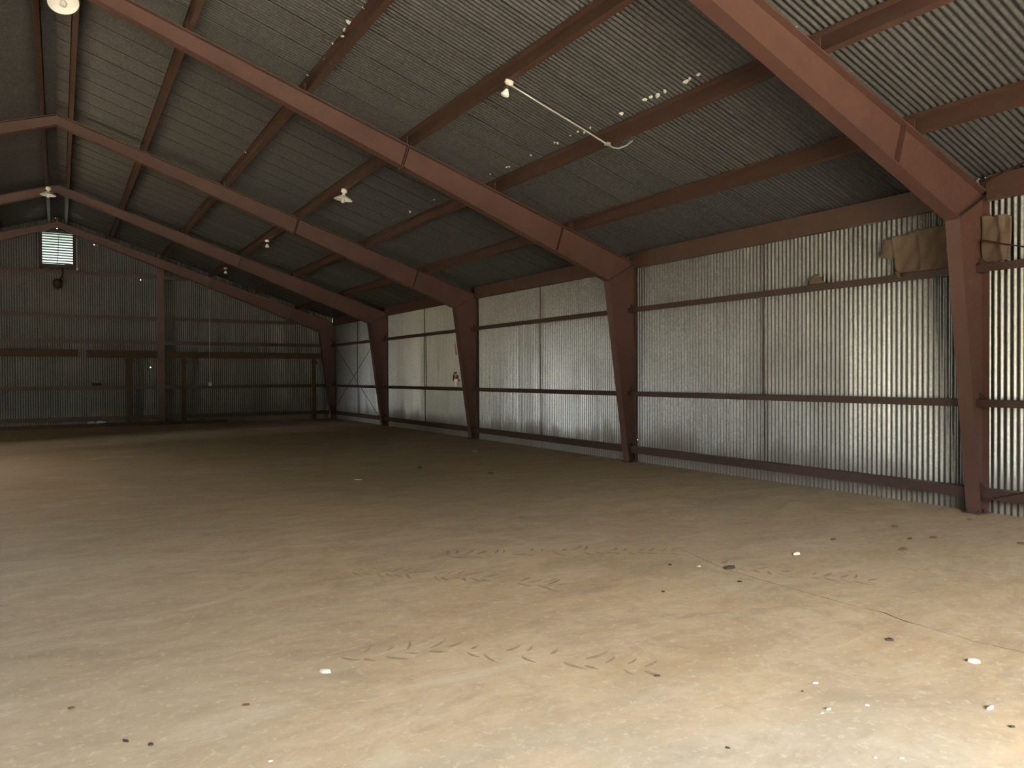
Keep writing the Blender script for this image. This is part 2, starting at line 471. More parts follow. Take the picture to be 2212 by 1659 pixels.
# ------------------------------------------------------------------ portal frames
XK, ZK = W-0.62, 3.31          # inner knee corner
def depth(x):
    x = abs(x)
    return 0.20 + 0.17*x/4.5 if x < 4.5 else 0.37 + (x-4.5)/(XK-4.5)*(zr(XK)-ZK-0.37)
def zb(x): return zr(x)-depth(x)
def make_frame(label):
    root = empty('portal_frame')
    tag(root, label, 'frame', 'red steel portal frames of the shed')
    h, t, tw = BF/2, 0.012, 0.005
    for s in (1, -1):
        c = MB()                                             # tapered column
        inn0 = (W-0.17, 0.0)
        c.prism([(s*(W-t), 0.012), (s*(W-t), zr(W)-0.01), (s*XK, zr(XK)-t), (s*XK, ZK), (s*inn0[0], 0.012)], -tw, tw)
        c.box(min(s*W, s*(W-t)), max(s*W, s*(W-t)), -h, h, 0.012, zr(W)-0.01)
        c.plate((s*inn0[0], 0.012), (s*XK, ZK), t, -h, h, s)
        c.build('column', M_RED, root)
        p = MB(); p.box(min(s*(W+.01), s*(W-.24)), max(s*(W+.01), s*(W-.24)), -h-.02, h+.02, 0, 0.014)
        bp = p.build('base_plate', M_RED, root)
        for bx in (.05, .18):
            for by in (-.06, .06):
                b = MB(); b.lathe([(0, .05), (.012, .05), (.012, .03), (.02, .03), (.02, .014)], 6, (s*(W-bx), by, 0)); b.build('anchor_bolt', M_DARKMETAL, bp)
        r = MB()                                             # rafter: web and two flanges
        xs_ = [0.0, 4.5, XK]
        r.prism([(s*x, zr(x)-t) for x in xs_] + [(s*x, zb(x)+0.002) for x in xs_[::-1]], -tw, tw)
        r.plate((0, zr(0)), (s*W, zr(W)), t, -h, h, -s)
        for a, b in zip(xs_[:-1], xs_[1:]):
            r.plate((s*a, zb(a)), (s*b, zb(b)), t, -h, h, s)
        r.build('rafter', M_RED, root)
        sp = MB()                                            # bolted splice of the rafter
        d = Vector((S, 0, 1)).normalized()
        for k in (-0.012, 0.012):
            x0 = 4.5 + k
            a = (s*(x0), zb(x0)-0.03); l = depth(4.5)*math.cos(ANG)+0.03
            b_ = (a[0]+s*d.x*l, a[1]+d.z*l)
            sp.plate(a, b_, 0.01, -h, h, 1)
        spo = sp.build('splice_plate', M_RED, root)
        kn = MB(); kn.plate((s*XK, ZK), (s*(W-.01), zr(W)-.03), 0.012, -h+.005, h-.005, s)
        kn.build('knee_stiffener', M_RED, root)
        st = MB(); x0 = 7.36
        l = depth(x0)*math.cos(ANG)
        st.plate((s*x0, zb(x0)), (s*(x0+d.x*l), zb(x0)+d.z*l), 0.010, -h+.005, h-.005, s)
        st.build('web_stiffener', M_RED, root)
    rp = MB(); rp.box(-.012, .012, -h, h, zb(0)-.01, zr(0)-.005); rp.build('ridge_plate', M_RED, root)
    return root
ordn = ['nearest', 'second', 'third', 'fourth', 'last']
FLAB = ['nearest red steel portal frame, its column by the brown torn paper',
        'second red steel portal frame from the viewer, right column beside a light leak',
        'third red steel portal frame from the viewer, canister hung on its column',
        'fourth red steel portal frame, right column at one side of the crossed brace rods',
        'last red steel portal frame, standing against the far gable wall']
frame0 = make_frame(FLAB[0])
frames = [frame0]
def copy_tree(o, parent=None):
    c = o.copy(); COL.objects.link(c); c.parent = parent
    for ch in o.children: copy_tree(ch, c)
    return c
for k in range(1, 5):
    f = copy_tree(frame0); f['label'] = FLAB[k]; frames.append(f)
for f, y in zip(frames, YF): f.location = (0, y, 0)

# ------------------------------------------------------------------ purlins (continuous over the frames)
def zsec(mb, y0, y1, side):
    """Z purlin, web square to the slope; local origin on the rafter top"""
    t, b = 0.005, 0.07
    prof = [(0, 0), (b, 0), (b, 0.018), (b-t, 0.018), (b-t, t), (t, t), (t, PUR), (-b, PUR), (-b, PUR-0.018), (-b+t, PUR-0.018), (-b+t, PUR-t), (0, PUR-t)]
    ca, sa = math.cos(ANG), math.sin(ANG)
    pts = [(side*(a*ca + h*sa), -a*sa + h*ca) for a, h in prof]
    mb.prism(pts, y0, y1)
PX = [0.20, 1.47, 3.03, 4.59, 6.14, 7.68]
pname = ['beside the ridge', 'first below the ridge pair', 'second below the ridge pair', 'third down, carrying the lamps',
         'fourth down, pale flecks along it', 'lowest, above the eave']
for side, sn in ((1, 'right'), (-1, 'left')):
    for i, x in enumerate(PX):
        if side == -1 and i > 3: pass
        mb = MB(); zsec(mb, Y_NEAR+.05-0, Y_FAR-.03, side)
        o = mb.build('roof_purlin', M_RED2, loc=(side*x, 0, zr(x)))
        tag(o, 'red purlin of the %s roof slope, %s' % (sn, pname[i] if side == 1 else pname[i].split(',')[0]), 'purlin', 'roof purlins of the %s slope' % sn)
        if x > 0.3:
            for y in YF:
                c = MB(); c.box(-0.004 if side > 0 else -.012, 0.012 if side > 0 else .004, -.05, .05, -.005, .13)
                c.build('purlin_clip', M_RED2, o, loc=(side*-0.008, y, 0))

# ------------------------------------------------------------------ girts and eave struts of the right wall, bay by bay
bay_txt = ['at the right picture edge', 'between the nearest and second columns', 'between the second and third columns',
           'between the third and fourth columns', 'in the far bay behind the crossed rods']
bays = [(Y_NEAR+.1, YF[0]-.006)] + [(YF[k]+.006, YF[k+1]-.006) for k in range(4)]
def girt_mesh(y0, y1, hgt):
    mb = MB(); t = 0.005; d = 0.135; h = hgt/2
    prof = [(0, -h), (0, h), (d, h), (d, h-0.02), (d-t, h-0.02), (d-t, h-t), (t, h-t), (t, -h+t), (0.02, -h+t), (0.02, -h)]
    # section: vertical face towards the room, top leg running out to the sheets
    mb.prism(prof, y0, y1)
    return mb
gz = [(0.235, 0.115, 'lowest'), (1.262, 0.085, 'waist-high'), (2.80, 0.088, 'upper')]
for b, (y0, y1) in enumerate(bays):
    for z, hh, nm in gz:
        o = girt_mesh(y0, y1, hh).build('wall_girt', M_GIRT, loc=(W-0.15, 0, z))
        tag(o, '%s red girt on the right wall, %s' % (nm, bay_txt[b]), 'girt', '%s girts of the right wall' % nm)
        for ye, sg in ((y0, 1), (y1, -1)):
            c = MB(); c.prism([(ye, -0.055), (ye, 0.12), (ye+sg*0.03, 0.12), (ye+sg*0.09, 0.05), (ye+sg*0.09, -0.055)], 0.006, 0.012, 'x')
            c.build('girt_clip', M_GIRT, o, loc=(0.06, 0, 0))
    mb = MB(); t = .006
    z0, z1 = 3.565, 3.80
    mb.prism([(0, z0), (0, z1+.05), (0.07, z1+.027), (0.07, z1+.021), (t, z1+.043), (t, z0+t), (0.07, z0+t), (0.07, z0)], y0+.08, y1-.08)
    o = mb.build('eave_strut', M_RED2, loc=(W-.09, 0, 0))
    tag(o, 'red eave strut atop the right wall, %s' % bay_txt[b], 'eave strut', 'eave struts of the right wall')
    # sag rods at mid bay
    ym = (y0+y1)/2
    if b >= 1:
        ym += 0.05
        r = empty('sag_rod', (W-.02, ym, 0))
        tag(r, 'thin dark sag rod at mid bay %s' % bay_txt[b].replace('in the far bay', 'of the far bay'), 'rod', 'sag rods of the right wall')
        segs = [(0.29, 1.22, -.012), (1.30, 2.76, .012), (2.84, 3.60, -.006)]
        for a, c_, dy in segs:
            mb = MB(); mb.tube([(0, dy, a), (0, dy, c_)], 0.012, 6); mb.build('rod_length', M_ROD, r)

# ------------------------------------------------------------------ crossed brace rods
def rod(name, a, b, label, group, r=0.009):
    mb = MB(); A, B = Vector(a), Vector(b)
    mb.tube([(0, 0, 0), B-A], r, 6)
    o = mb.build(name, M_ROD, loc=a)
    for p, q in ((A, B), (B, A)):
        d = (q-p).normalized(); t = MB(); t.tube([p-A, p-A+d*.14], .018, 6); t.build('turnbuckle', M_ROD, o)
    return tag(o, label, 'brace rod', group)
xr = W-.175
rod('brace_rod', (xr, YF[3]+.08, .20), (xr, YF[4]-.12, 3.0), 'thin brace rod in the far bay rising towards the far corner', 'crossed brace rods')
rod('brace_rod', (xr-.02, YF[3]+.08, 3.0), (xr-.02, YF[4]-.12, .20), 'thin brace rod in the far bay falling towards the far corner', 'crossed brace rods')
rod('brace_rod', (xr, YF[0]-.09, .16), (xr, Y_NEAR+.3, 3.2), 'thin rod rising from the foot of the nearest column at the picture edge', 'crossed brace rods')
rod('brace_rod', (xr-.02, YF[0]-.09, 3.10), (xr-.02, Y_NEAR+.3, .4), 'thin rod falling behind the paper from the top of the nearest column', 'crossed brace rods')
rod('brace_rod', (W-.22, YF[0]-.10, zr(W-.1)+.05), (5.3, Y_NEAR+.4, zr(5.3)+.05), 'thin rod under the roof sheets at the upper right picture edge', 'crossed brace rods', .008)

# ------------------------------------------------------------------ far gable: girts, column, boards, posts
ge = [(0.25, 0.13, 'lowest', 'above the long timber'), (1.27, 0.12, 'waist-high', 'with a dark lump on it'), (2.80, 0.12, 'third', 'just above the brown boards'),
      (3.63, 0.12, 'fourth', 'at eave height'), (5.05, 0.12, 'highest', 'below the louver')]
def endgirt(x0, x1, hgt):
    mb = MB(); t = .005; d = .12; h = hgt/2
    prof = [(0, -h), (0, h), (d, h), (d, h-.02), (d-t, h-.02), (d-t, h-t), (t, h-t), (t, -h+t), (.02, -h+t), (.02, -h)]
    mb.prism([(a, b) for a, b in prof], x0, x1, 'x')
    return mb
for z, hh, nm, wh in ge:
    lim = min(W-.02, (zb(0)-z)/S - .15) if z > 3.5 else W-.03
    if z > 3.5: lim = min(W-.03, (ZR0-z)/S-0.2)
    o = endgirt(3.11, lim, hh).build('gable_girt', M_GIRT, loc=(0, Y_FAR-.145, z))
    tag(o, '%s far gable girt, right of the gable post' % nm, 'girt', 'girts of the far gable wall')
    o = endgirt(-lim, 2.89, hh).build('gable_girt', M_GIRT, loc=(0, Y_FAR-.145, z))
    tag(o, '%s far gable girt, left of the gable post, %s' % (nm, wh), 'girt', 'girts of the far gable wall')
gp = empty('gable_post', (3.0, Y_FAR-.265, 0)); tag(gp, 'tall dark red steel post standing against the far gable wall', 'post')
mb = MB(); zt = zb(3.1)-.005
mb.box(-.1, .1, -.10, -.09, .014, zt); mb.box(-.1, .1, .09, .10, .014, zt); mb.box(-.004, .004, -.09, .09, .014, zt)
mb.build('column', M_RED, gp)
mb = MB(); mb.box(-.14, .14, -.13, .13, 0, .014); mb.build('base_plate', M_RED, gp)

def board(x0, x1, y, z0, z1, th, label):
    mb = MB(); n = 8
    mb.box(0, x1-x0, 0, th, 0, z1-z0)
    o = mb.build('brown_board', M_WOODX, loc=(x0, y, z0))
    for k in range(int((x1-x0)/1.2)):
        b = MB(); b.lathe([(0, 0), (.012, 0), (.012, .01), (0, .012)], 6)
        q = b.build('nail_head', M_DARKMETAL, o, loc=(.2+1.2*k, 0.002, (z1-z0)*.5)); q.rotation_euler = (math.pi/2, 0, 0)
    return tag(o, label, 'board', 'brown boards across the far gable wall')
board(-8.5, .52, Y_FAR-.30, 2.29, 2.53, .045, 'brown board across the far gable wall, left of the gap under the louver')
board(.78, 2.88, Y_FAR-.30, 2.27, 2.52, .045, 'brown board across the far gable wall, between the gap and the gable post')
board(3.12, 8.55, Y_FAR-.30, 2.28, 2.50, .045, 'brown board across the far gable wall, right of the gable post')
for x, lab in ((2.0, 'brown wooden post under the board, left of the gable post'), (3.70, 'brown wooden post under the board, just right of the gable post'),
               (8.25, 'brown wooden post under the board, beside the far corner column')):
    mb = MB(); mb.box(-.075, .075, -.05, .05, 0, 2.27)
    o = mb.build('wooden_post', M_WOODZ, loc=(x, Y_FAR-.36, 0)); tag(o, lab, 'post', 'wooden posts at the far gable wall')
    mb = MB(); mb.box(-.10, .10, -.06, -.05, 2.08, 2.20); mb.build('cleat', M_WOODX, o)

# long timber lying on the floor along the gable
tm = MB(); tm.prism([(0, 0), (8.3, 0.0), (8.3, .10), (5.0, .115), (1.4, .11), (0, .12)], -.09, .09)
o = tm.build('long_timber', M_TIMBER, loc=(-3.2, 27.74, 0)); o.rotation_euler = (0, 0, 0.040)
tag(o, 'long dark timber lying on the floor along the far gable wall', 'timber')
tm = MB(); tm.prism([(0, 0), (2.6, 0), (2.6, .05), (0, .055)], -.05, .05)
o = tm.build('dusty_plank', M_WOODX, loc=(-1.0, 28.00, 0)); o.rotation_euler = (0, 0, 0.040)
tag(o, 'dusty plank on the floor between the long timber and the far wall', 'plank')

# white crumpled scrap on the timber, dark lump on the girt
def crumple(name, mat, L, Wd, H, n=9, seed=1):
    rnd = random.Random(seed); mb = MB(); k = 5
    for i in range(n+1):
        for j in range(k):
            mb.v.append((L*(i/n-.5)+rnd.uniform(-.1, .1)*L/n, Wd*(j/(k-1)-.5)*rnd.uniform(.6, 1), H*abs(rnd.uniform(.1, 1))*(0.2 if j in (0, k-1) else 1)))
    for i in range(n):
        for j in range(k-1): mb.f.append((i*k+j, (i+1)*k+j, (i+1)*k+j+1, i*k+j+1))
    b = len(mb.v)
    mb.v += [(v[0], v[1], 0.0) for v in mb.v[:b]]
    mb.f += [tuple(i+b for i in f[::-1]) for f in mb.f[:]]
    return mb.mesh(name, mat)
o = obj('crumpled_scrap', crumple('crumpled_scrap', M_SCRAP, .52, .10, .085, 9, 3), None, (1.02, 27.90, .116))
tag(o, 'crumpled white scrap lying on the timber by the far gable wall', 'scrap')
o = obj('dark_lump', crumple('dark_lump', M_BLACK, .28, .13, .13, 6, 5), None, (1.06, Y_FAR-.07, 1.331))
tag(o, 'dark lump resting on the waist-high girt of the far gable wall', 'rubbish')

# louver window with open blades and tie rod
lv = tag(empty('window_1', (0, Y_FAR, 0)), 'square gable louver with open blades and daylight behind', kind='structure')
x0, x1, z0, z1 = LOUV
fm = MB()
for a in ((x0-.06, x0+.012, z0-.10, z1+.06), (x1-.012, x1+.06, z0-.10, z1+.06)):
    fm.box(a[0], a[1], -.14, .03, a[2], a[3])
fm.box(x0, x1, -.14, .03, z1-.012, z1+.06); fm.box(x0, x1, -.14, .03, z0-.10, z0+.012)
fm.build('window_frame', M_DARKMETAL, lv)
nb = 12
for i in range(nb):
    zc = z0+.012+(z1-z0-.024)*(i+.5)/nb
    b = MB(); dz = .006
    b.prism([(-.040, zc-.009+.010), (.032, zc-.009-.004), (.032, zc+.009-.004), (-.040, zc+.009+.010)], x0+.012, x1-.012, 'x')
    b.build('louver_blade', M_BLADE, lv)
t = NT('sky_dimming_pane')
tb = t.n.new('ShaderNodeBsdfTranslucent'); tb.inputs[0].default_value = (0.050, 0.055, 0.053, 1)
ns = t.noise(t.map((1, 1, 6)), 3, 3, .6)
t.link(t.mix(t.rng(ns, .3, .7, 0, 1), (0.14, 0.158, 0.15), (0.19, 0.208, 0.20)), tb.inputs[0])
t.link(tb.outputs[0], t.n['Material Output'].inputs['Surface'])
b = MB(); b.box(x0, x1, .036, .042, z0, z1); b.build('sky_dimming_pane', t.m, lv)  # translucent pane added behind the blades to dim the sky
b = MB(); b.tube([(-.02, -.065, z0+.02), (.035, -.065, z1-.02)], .009, 6); b.build('tie_rod', M_BLADE, lv)
b = MB(); b.prism([(.16, z0+.012), (.42, z0+.012), (.42, z0+.03), (.20, z0+.075)], -.01, -.006, 'y'); b.build('bent_flap', M_BLADE, lv)

# dark motor bracket hanging under the louver
mt = empty('fan_motor', (-.02, Y_FAR-.31, 4.66)); tag(mt, 'dark rounded motor hanging on a bent arm below the louver', 'motor')
b = MB(); b.lathe([(0, -.17), (.08, -.165), (.13, -.12), (.14, 0), (.13, .08), (.07, .13), (0, .13)], 14); q = b.build('housing', M_DARKMETAL, mt, True)
b = MB(); b.tube([(.05, 0, .10), (.12, .02, .22), (.15, .06, .36), (.13, .09, .50)], .03, 8); b.build('bent_arm', M_DARKMETAL, mt, True)
b = MB(); b.lathe([(.03, -.17), (.03, -.22), (0, -.22)], 8); b.build('shaft', M_DARKMETAL, mt)

# conduits on the gable
o = empty('gable_conduit', (4.56, Y_FAR-.33, 0)); tag(o, 'pale conduit running down the far gable wall to a small switch box', 'conduit')
b = MB(); b.tube([(0, 0, 1.42), (0, 0, 4.72)], .012, 8); b.build('pipe', M_CONDUIT, o, True)
b = MB(); b.box(-.05, .05, -.02, .05, 1.30, 1.43); b.build('switch_box', M_CONDUIT, o)
b = MB(); b.box(-.008, .008, -.04, -.02, 1.35, 1.38); b.build('toggle', M_PORC, o)
o = empty('louver_conduit', (.53, Y_FAR-.20, 0)); tag(o, 'thin conduit running down beside the right edge of the louver', 'conduit')
b = MB(); b.tube([(0, 0, 5.1), (0, 0, 6.12), (-.02, .0, 6.2)], .011, 8); b.build('pipe', M_CONDUIT, o, True)
b = MB(); b.box(-.03, .03, -.015, .03, 5.14, 5.20); b.build('strap', M_CONDUIT, o)

# ------------------------------------------------------------------ lamps
def lamp(loc, kind, label, rot=(0, 0, 0)):
    r = empty('ceiling_lamp', loc); r.rotation_euler = rot
    tag(r, label, 'lamp', 'lamps hung under the roof')
    if kind == 'dish':
        b = MB(); b.lathe([(0, .16), (.055, .16), (.06, .10), (.045, .085), (0, .085)], 16); b.build('canopy', M_PORC, r, True)
        b = MB(); b.lathe([(.025, .09), (.03, .05), (.07, .03), (.13, -.005), (.172, -.035), (.176, -.045), (.168, -.042), (.125, -.012), (.065, .022), (.02, .04)], 28); b.build('shade', M_WHITE, r, True)
        b = MB(); b.lathe([(.018, .04), (.018, -.005), (.034, -.04), (.040, -.065), (.032, -.092), (.014, -.105), (0, -.107)], 14); b.build('bulb', M_BULB, r, True)
    else:
        b = MB(); b.lathe([(0, .075), (.052, .075), (.056, .035), (.03, .015), (0, .015)], 16); b.build('canopy', M_PORC, r, True)
        b = MB(); b.lathe([(.018, .02), (.02, -.015), (.017, -.03)], 12); b.build('socket', M_DARKMETAL, r, True)
        b = MB(); b.lathe([(.016, -.025), (.024, -.045), (.048, -.085), (.052, -.10), (.040, -.118), (0, -.125)], 16); b.build('bulb', M_WHITE, r, True)
    return r
lamp((.07, 10.92, 6.31), 'dish', 'white dish lamp with bulb under the ridge, at the top left picture edge', (math.radians(-30), math.radians(-8), 0))
lamp((4.61, 13.77, 4.98), 'dish', 'white dish lamp hung from a purlin between the second and third frames', (math.radians(6), math.radians(6), 0))
lamp((-.20, 21.9, 6.18), 'dish', 'far white dish lamp under the ridge, above the louver', (0, math.radians(3), 0))
lamp((4.61, 7.72, 5.06), 'bulb', 'bare bulb lamp between the nearest and second frames, conduit attached', (math.radians(20), math.radians(12), 0))
lamp((4.61, 19.82, 5.06), 'bulb', 'small bare bulb lamp between the third and fourth frames')
lamp((4.61, 25.45, 5.06), 'bulb', 'smallest and farthest bare bulb lamp, before the last frame')
o = empty('roof_conduit', (4.61, 7.72, 5.1)); tag(o, 'pale conduit running down the roof slope from the nearest bare bulb', 'conduit')
b = MB(); b.tube([(.05, 0, -.015), (.4, -.01, -.14), (1.0, -.03, -.345), (1.48, -.05, -.52), (1.56, -.055, -.545), (1.64, -.07, -.545), (1.74, -.10, -.50), (1.82, -.13, -.43)], .012, 8)
b.build('pipe', M_CONDUIT, o, True)
b = MB(); b.box(1.44, 1.50, -.075, -.02, -.525, -.49); b.build('strap', M_CONDUIT, o)

# ------------------------------------------------------------------ pale tufts stuck under the roof sheets (parts of the roof)
TUFT = [(3.03,14.706,1.3),(3.049,9.874,.8),(3.042,9.091,1.2),(3.0,8.739,1.4),(3.02,8.95,1.1),(3.023,10.541,1.0),(5.974,6.829,1.2),(5.979,6.736,1.1),(6.004,6.644,1.4),(6.001,6.515,1.0),(5.996,6.174,1.2),
 (5.991,6.105,.9),(5.982,5.97,1.0),(6.013,7.313,1.4),(6.017,7.956,.9),(6.045,8.126,.9),(5.984,8.189,.8),(5.988,8.364,.8),(6.012,8.699,1.1),(5.987,8.743,.9),
 (6.003,9.384,1.0),(6.027,10.052,.9),(6.012,10.111,.8),(6.0,10.6,.9),(5.968,4.70,.8),(3.058,20.34,1.0),(5.982,12.685,.8),(5.997,13.836,1.3),(6.009,14.733,.8),(3.02,9.4,.9),(3.03,8.3,.8)]
tuft_me = []
for s in range(4):
    rnd = random.Random(40+s); mb = MB(); n = 7
    ring = lambda r, z: [(r*rnd.uniform(.7, 1.2)*math.cos(6.283*k/n)*1.0, r*rnd.uniform(.7, 1.2)*math.sin(6.283*k/n)*.6, z) for k in range(n)]
    a, c = ring(.032, 0.0), ring(.022, -.02)
    mb.add(a+c+[(0, 0, -.03)], [(k, (k+1) % n, n+(k+1) % n, n+k) for k in range(n)] + [(n+k, n+(k+1) % n, 2*n) for k in range(n)])
    tuft_me.append(mb.mesh('pale_tuft', M_TUFT))
for i, (x, y, s) in enumerate(TUFT):
    o = obj('pale_tuft', tuft_me[i % 4], ceiling, (x, y, zs(x)-.004)); o.rotation_euler = (0, ANG, random.uniform(0, 3)); o.scale = (s, s, s)

# ------------------------------------------------------------------ torn brown paper behind the nearest column
def paper_sheet(name, outline, label, x=W-.06, thick=.004, folds=()):
    """outline of (y,z); a filled, slightly buckled sheet with thickness, built as a grid clipped to the outline"""
    ys = [p[0] for p in outline]; zs_ = [p[1] for p in outline]
    def inside(y, z):
        c = False; n = len(outline)
        for i in range(n):
            (y1, z1), (y2, z2) = outline[i], outline[(i+1) % n]
            if (z1 > z) != (z2 > z) and y < (y2-y1)*(z-z1)/(z2-z1)+y1: c = not c
        return c
    st = .02; mb = MB(); idx = {}
    ny, nz = int((max(ys)-min(ys))/st)+2, int((max(zs_)-min(zs_))/st)+2
    def vid(i, j):
        if (i, j) not in idx:
            y, z = min(ys)+i*st, min(zs_)+j*st
            d = .014*math.sin(y*7.3+z*4)+.012*math.sin(z*13-y*5)+.006*math.sin(y*31+z*17)
            for fy, w in folds: d -= .022*math.exp(-((y-fy-(z-3.1)*.12)/w)**2)
            idx[(i, j)] = len(mb.v); mb.v.append((x+d, y, z))
        return idx[(i, j)]
    for i in range(ny):
        for j in range(nz):
            if inside(min(ys)+(i+.5)*st, min(zs_)+(j+.5)*st):
                mb.f.append((vid(i, j), vid(i+1, j), vid(i+1, j+1), vid(i, j+1)))
    me = mb.mesh(name, M_PAPER, True); o = obj(name, me)
    md = o.modifiers.new('thickness', 'SOLIDIFY'); md.thickness = thick
    return tag(o, label, 'paper', 'torn brown paper on the upper girt')
XP = W-.07
paper_sheet('torn_paper', [(4.625,2.865),(4.625,3.40),(4.95,3.375),(5.35,3.37),(5.5,3.34),(5.62,3.335),(5.76,3.31),(5.81,3.11),(5.66,3.06),(5.60,3.05),(5.60,2.87),(5.3,2.86)],
            'large torn brown paper on the upper girt, left of the nearest column', XP, folds=((5.05, .03), (5.28, .035), (5.60, .03)))
paper_sheet('torn_paper', [(4.26,2.865),(4.27,3.34),(4.31,3.385),(4.575,3.40),(4.575,2.865)],
            'narrow brown paper on the upper girt, right of the nearest column', XP, folds=((4.36, .03),))
paper_sheet('torn_paper', [(6.89,2.855),(6.86,2.92),(6.76,3.0),(6.70,2.99),(6.61,2.86),(6.7,2.855)],
            'small pointed scrap of brown paper standing alone on the upper girt', XP)
paper_sheet('torn_paper', [(5.47,2.80),(5.49,2.87),(5.55,2.875),(5.53,2.80)], 'tiny torn paper corner hanging over the upper girt under the large paper', W-.195)

# ------------------------------------------------------------------ canister and placard on the third column
ex = empty('canister', (8.62, 17.03, 1.36)); tag(ex, 'pale canister with a red collar hung on the third column', 'canister')
b = MB(); b.lathe([(0, 0), (.05, .0), (.06, .02), (.06, .22), (.045, .27), (.02, .30), (0, .30)], 16); b.build('body', M_EXTW, ex, True)
b = MB(); b.lathe([(.061, .17), (.0625, .18), (.0625, .225), (.05, .262)], 16); b.build('red_collar', M_EXTR, ex, True)
b = MB(); b.tube([(0, 0, .29), (0, 0, .34)], .014, 8); b.box(-.06, .015, -.01, .01, .335, .35); b.build('valve', M_DARKMETAL, ex)
b = MB(); b.tube([(-.02, 0, .33), (-.075, 0, .28), (-.08, 0, .12)], .01, 6); b.build('hose', M_DARKMETAL, ex, True)
b = MB(); b.box(.055, .09, -.03, -.02, .12, .16); b.box(.04, .07, -.035, .035, .13, .15); b.build('bracket', M_DARKMETAL, ex)
b = MB(); b.prism([(-.003, 0), (.003, 0), (-.035, .28), (-.041, .28)], -.05, .05); o = b.build('placard', M_SIGN, loc=(8.585, 16.93, 2.13))
tag(o, 'narrow faded red placard on the third column above the canister', 'sign')

# ------------------------------------------------------------------ floor marks: crack, tyre tracks (parts of the floor)
mb = MB(); rnd = random.Random(11)
pts = [(4.85,5.05),(4.70,4.5),(4.65,4.19),(4.66,3.9),(4.66,3.58),(4.67,3.18),(4.70,3.0),(4.66,2.83),(4.65,2.4),(4.70,2.15),(4.68,1.2),(4.71,0.2)]
fine = []
for (a, b) in zip(pts[:-1], pts[1:]):
    n = max(2, int(math.dist(a, b)/.05))
    for k in range(n): fine.append((a[0]+(b[0]-a[0])*k/n+rnd.uniform(-.006, .006), a[1]+(b[1]-a[1])*k/n))
for i, (x, y) in enumerate(fine):
    w = .0035 if not 2.7 < y < 3.05 else .007
    w *= rnd.uniform(.5, 1.3)
    mb.v += [(x-w, y, .0012), (x+w, y, .0012)]
for i in range(len(fine)-1): mb.f.append((2*i, 2*i+1, 2*i+3, 2*i+2))
tag(mb.build('floor_crack', M_CRACK, floor), 'thin dark crack running across the floor')

def tracks(path, width, spacing, label, seed, ang=0.9, thick=.05):
    rnd = random.Random(seed); mb = MB()
    L = [0]
    for a, b in zip(path[:-1], path[1:]): L.append(L[-1]+math.dist(a, b))
    s = 0
    while s < L[-1]:
        k = max(i for i in range(len(L)) if L[i] <= s); k = min(k, len(path)-2)
        t = (s-L[k])/(L[k+1]-L[k]); a, b = path[k], path[k+1]
        x, y = a[0]+(b[0]-a[0])*t, a[1]+(b[1]-a[1])*t
        d = math.atan2(b[1]-a[1], b[0]-a[0])
        for sd in (1, -1):
            if rnd.random() < .3: continue
            l = width*.5*rnd.uniform(.35, .95); th = thick*rnd.uniform(.25, .8)
            an = d + sd*ang + rnd.uniform(-.35, .35)
            cx, cy = x - sd*math.sin(d)*width*rnd.uniform(.02, .16), y + sd*math.cos(d)*width*rnd.uniform(.02, .16)
            n = 5; top, bot = [], []
            for q in range(n):
                f = q/(n-1); w = th*math.sin(math.pi*(f*.8+.15))*rnd.uniform(.7, 1.1)*.5
                px, py = cx+math.cos(an+.25*f)*l*f, cy+math.sin(an+.25*f)*l*f
                nx, ny = -math.sin(an), math.cos(an)
                top.append((px+nx*w, py+ny*w)); bot.append((px-nx*w, py-ny*w))
            o0 = len(mb.v)
            for (p, q2) in zip(top, bot):
                mb.v += [(p[0], p[1], .0008), ((p[0]+q2[0])/2, (p[1]+q2[1])/2, .003), (q2[0], q2[1], .0008)]
            for q in range(n-1):
                for e in (0, 1): mb.f.append((o0+3*q+e, o0+3*q+3+e, o0+3*q+4+e, o0+3*q+1+e))
        s += spacing*rnd.uniform(.85, 1.15)
    tag(mb.build('tyre_track', M_TRACK, floor, True), label, kind='stuff')
tracks([(2.05,5.95),(2.73,5.32),(3.25,4.65)], .42, .075, 'chevron tyre track pressed in dust', 1)
tracks([(2.85,6.05),(4.03,5.53),(4.70,5.05)], .40, .09, 'broken tyre track pressed in dust', 2)
tracks([(1.35,4.15),(1.84,4.0),(2.29,3.61),(2.75,3.05)], .40, .11, 'near chevron tyre track', 3)
tracks([(5.70,7.4),(5.93,6.5),(6.10,5.8)], .14, .20, 'row of single tyre lugs', 4, 1.2, .05)
tracks([(4.74,4.5),(4.97,4.0),(5.35,3.5)], .34, .10, 'tyre lugs beside the crack', 5)

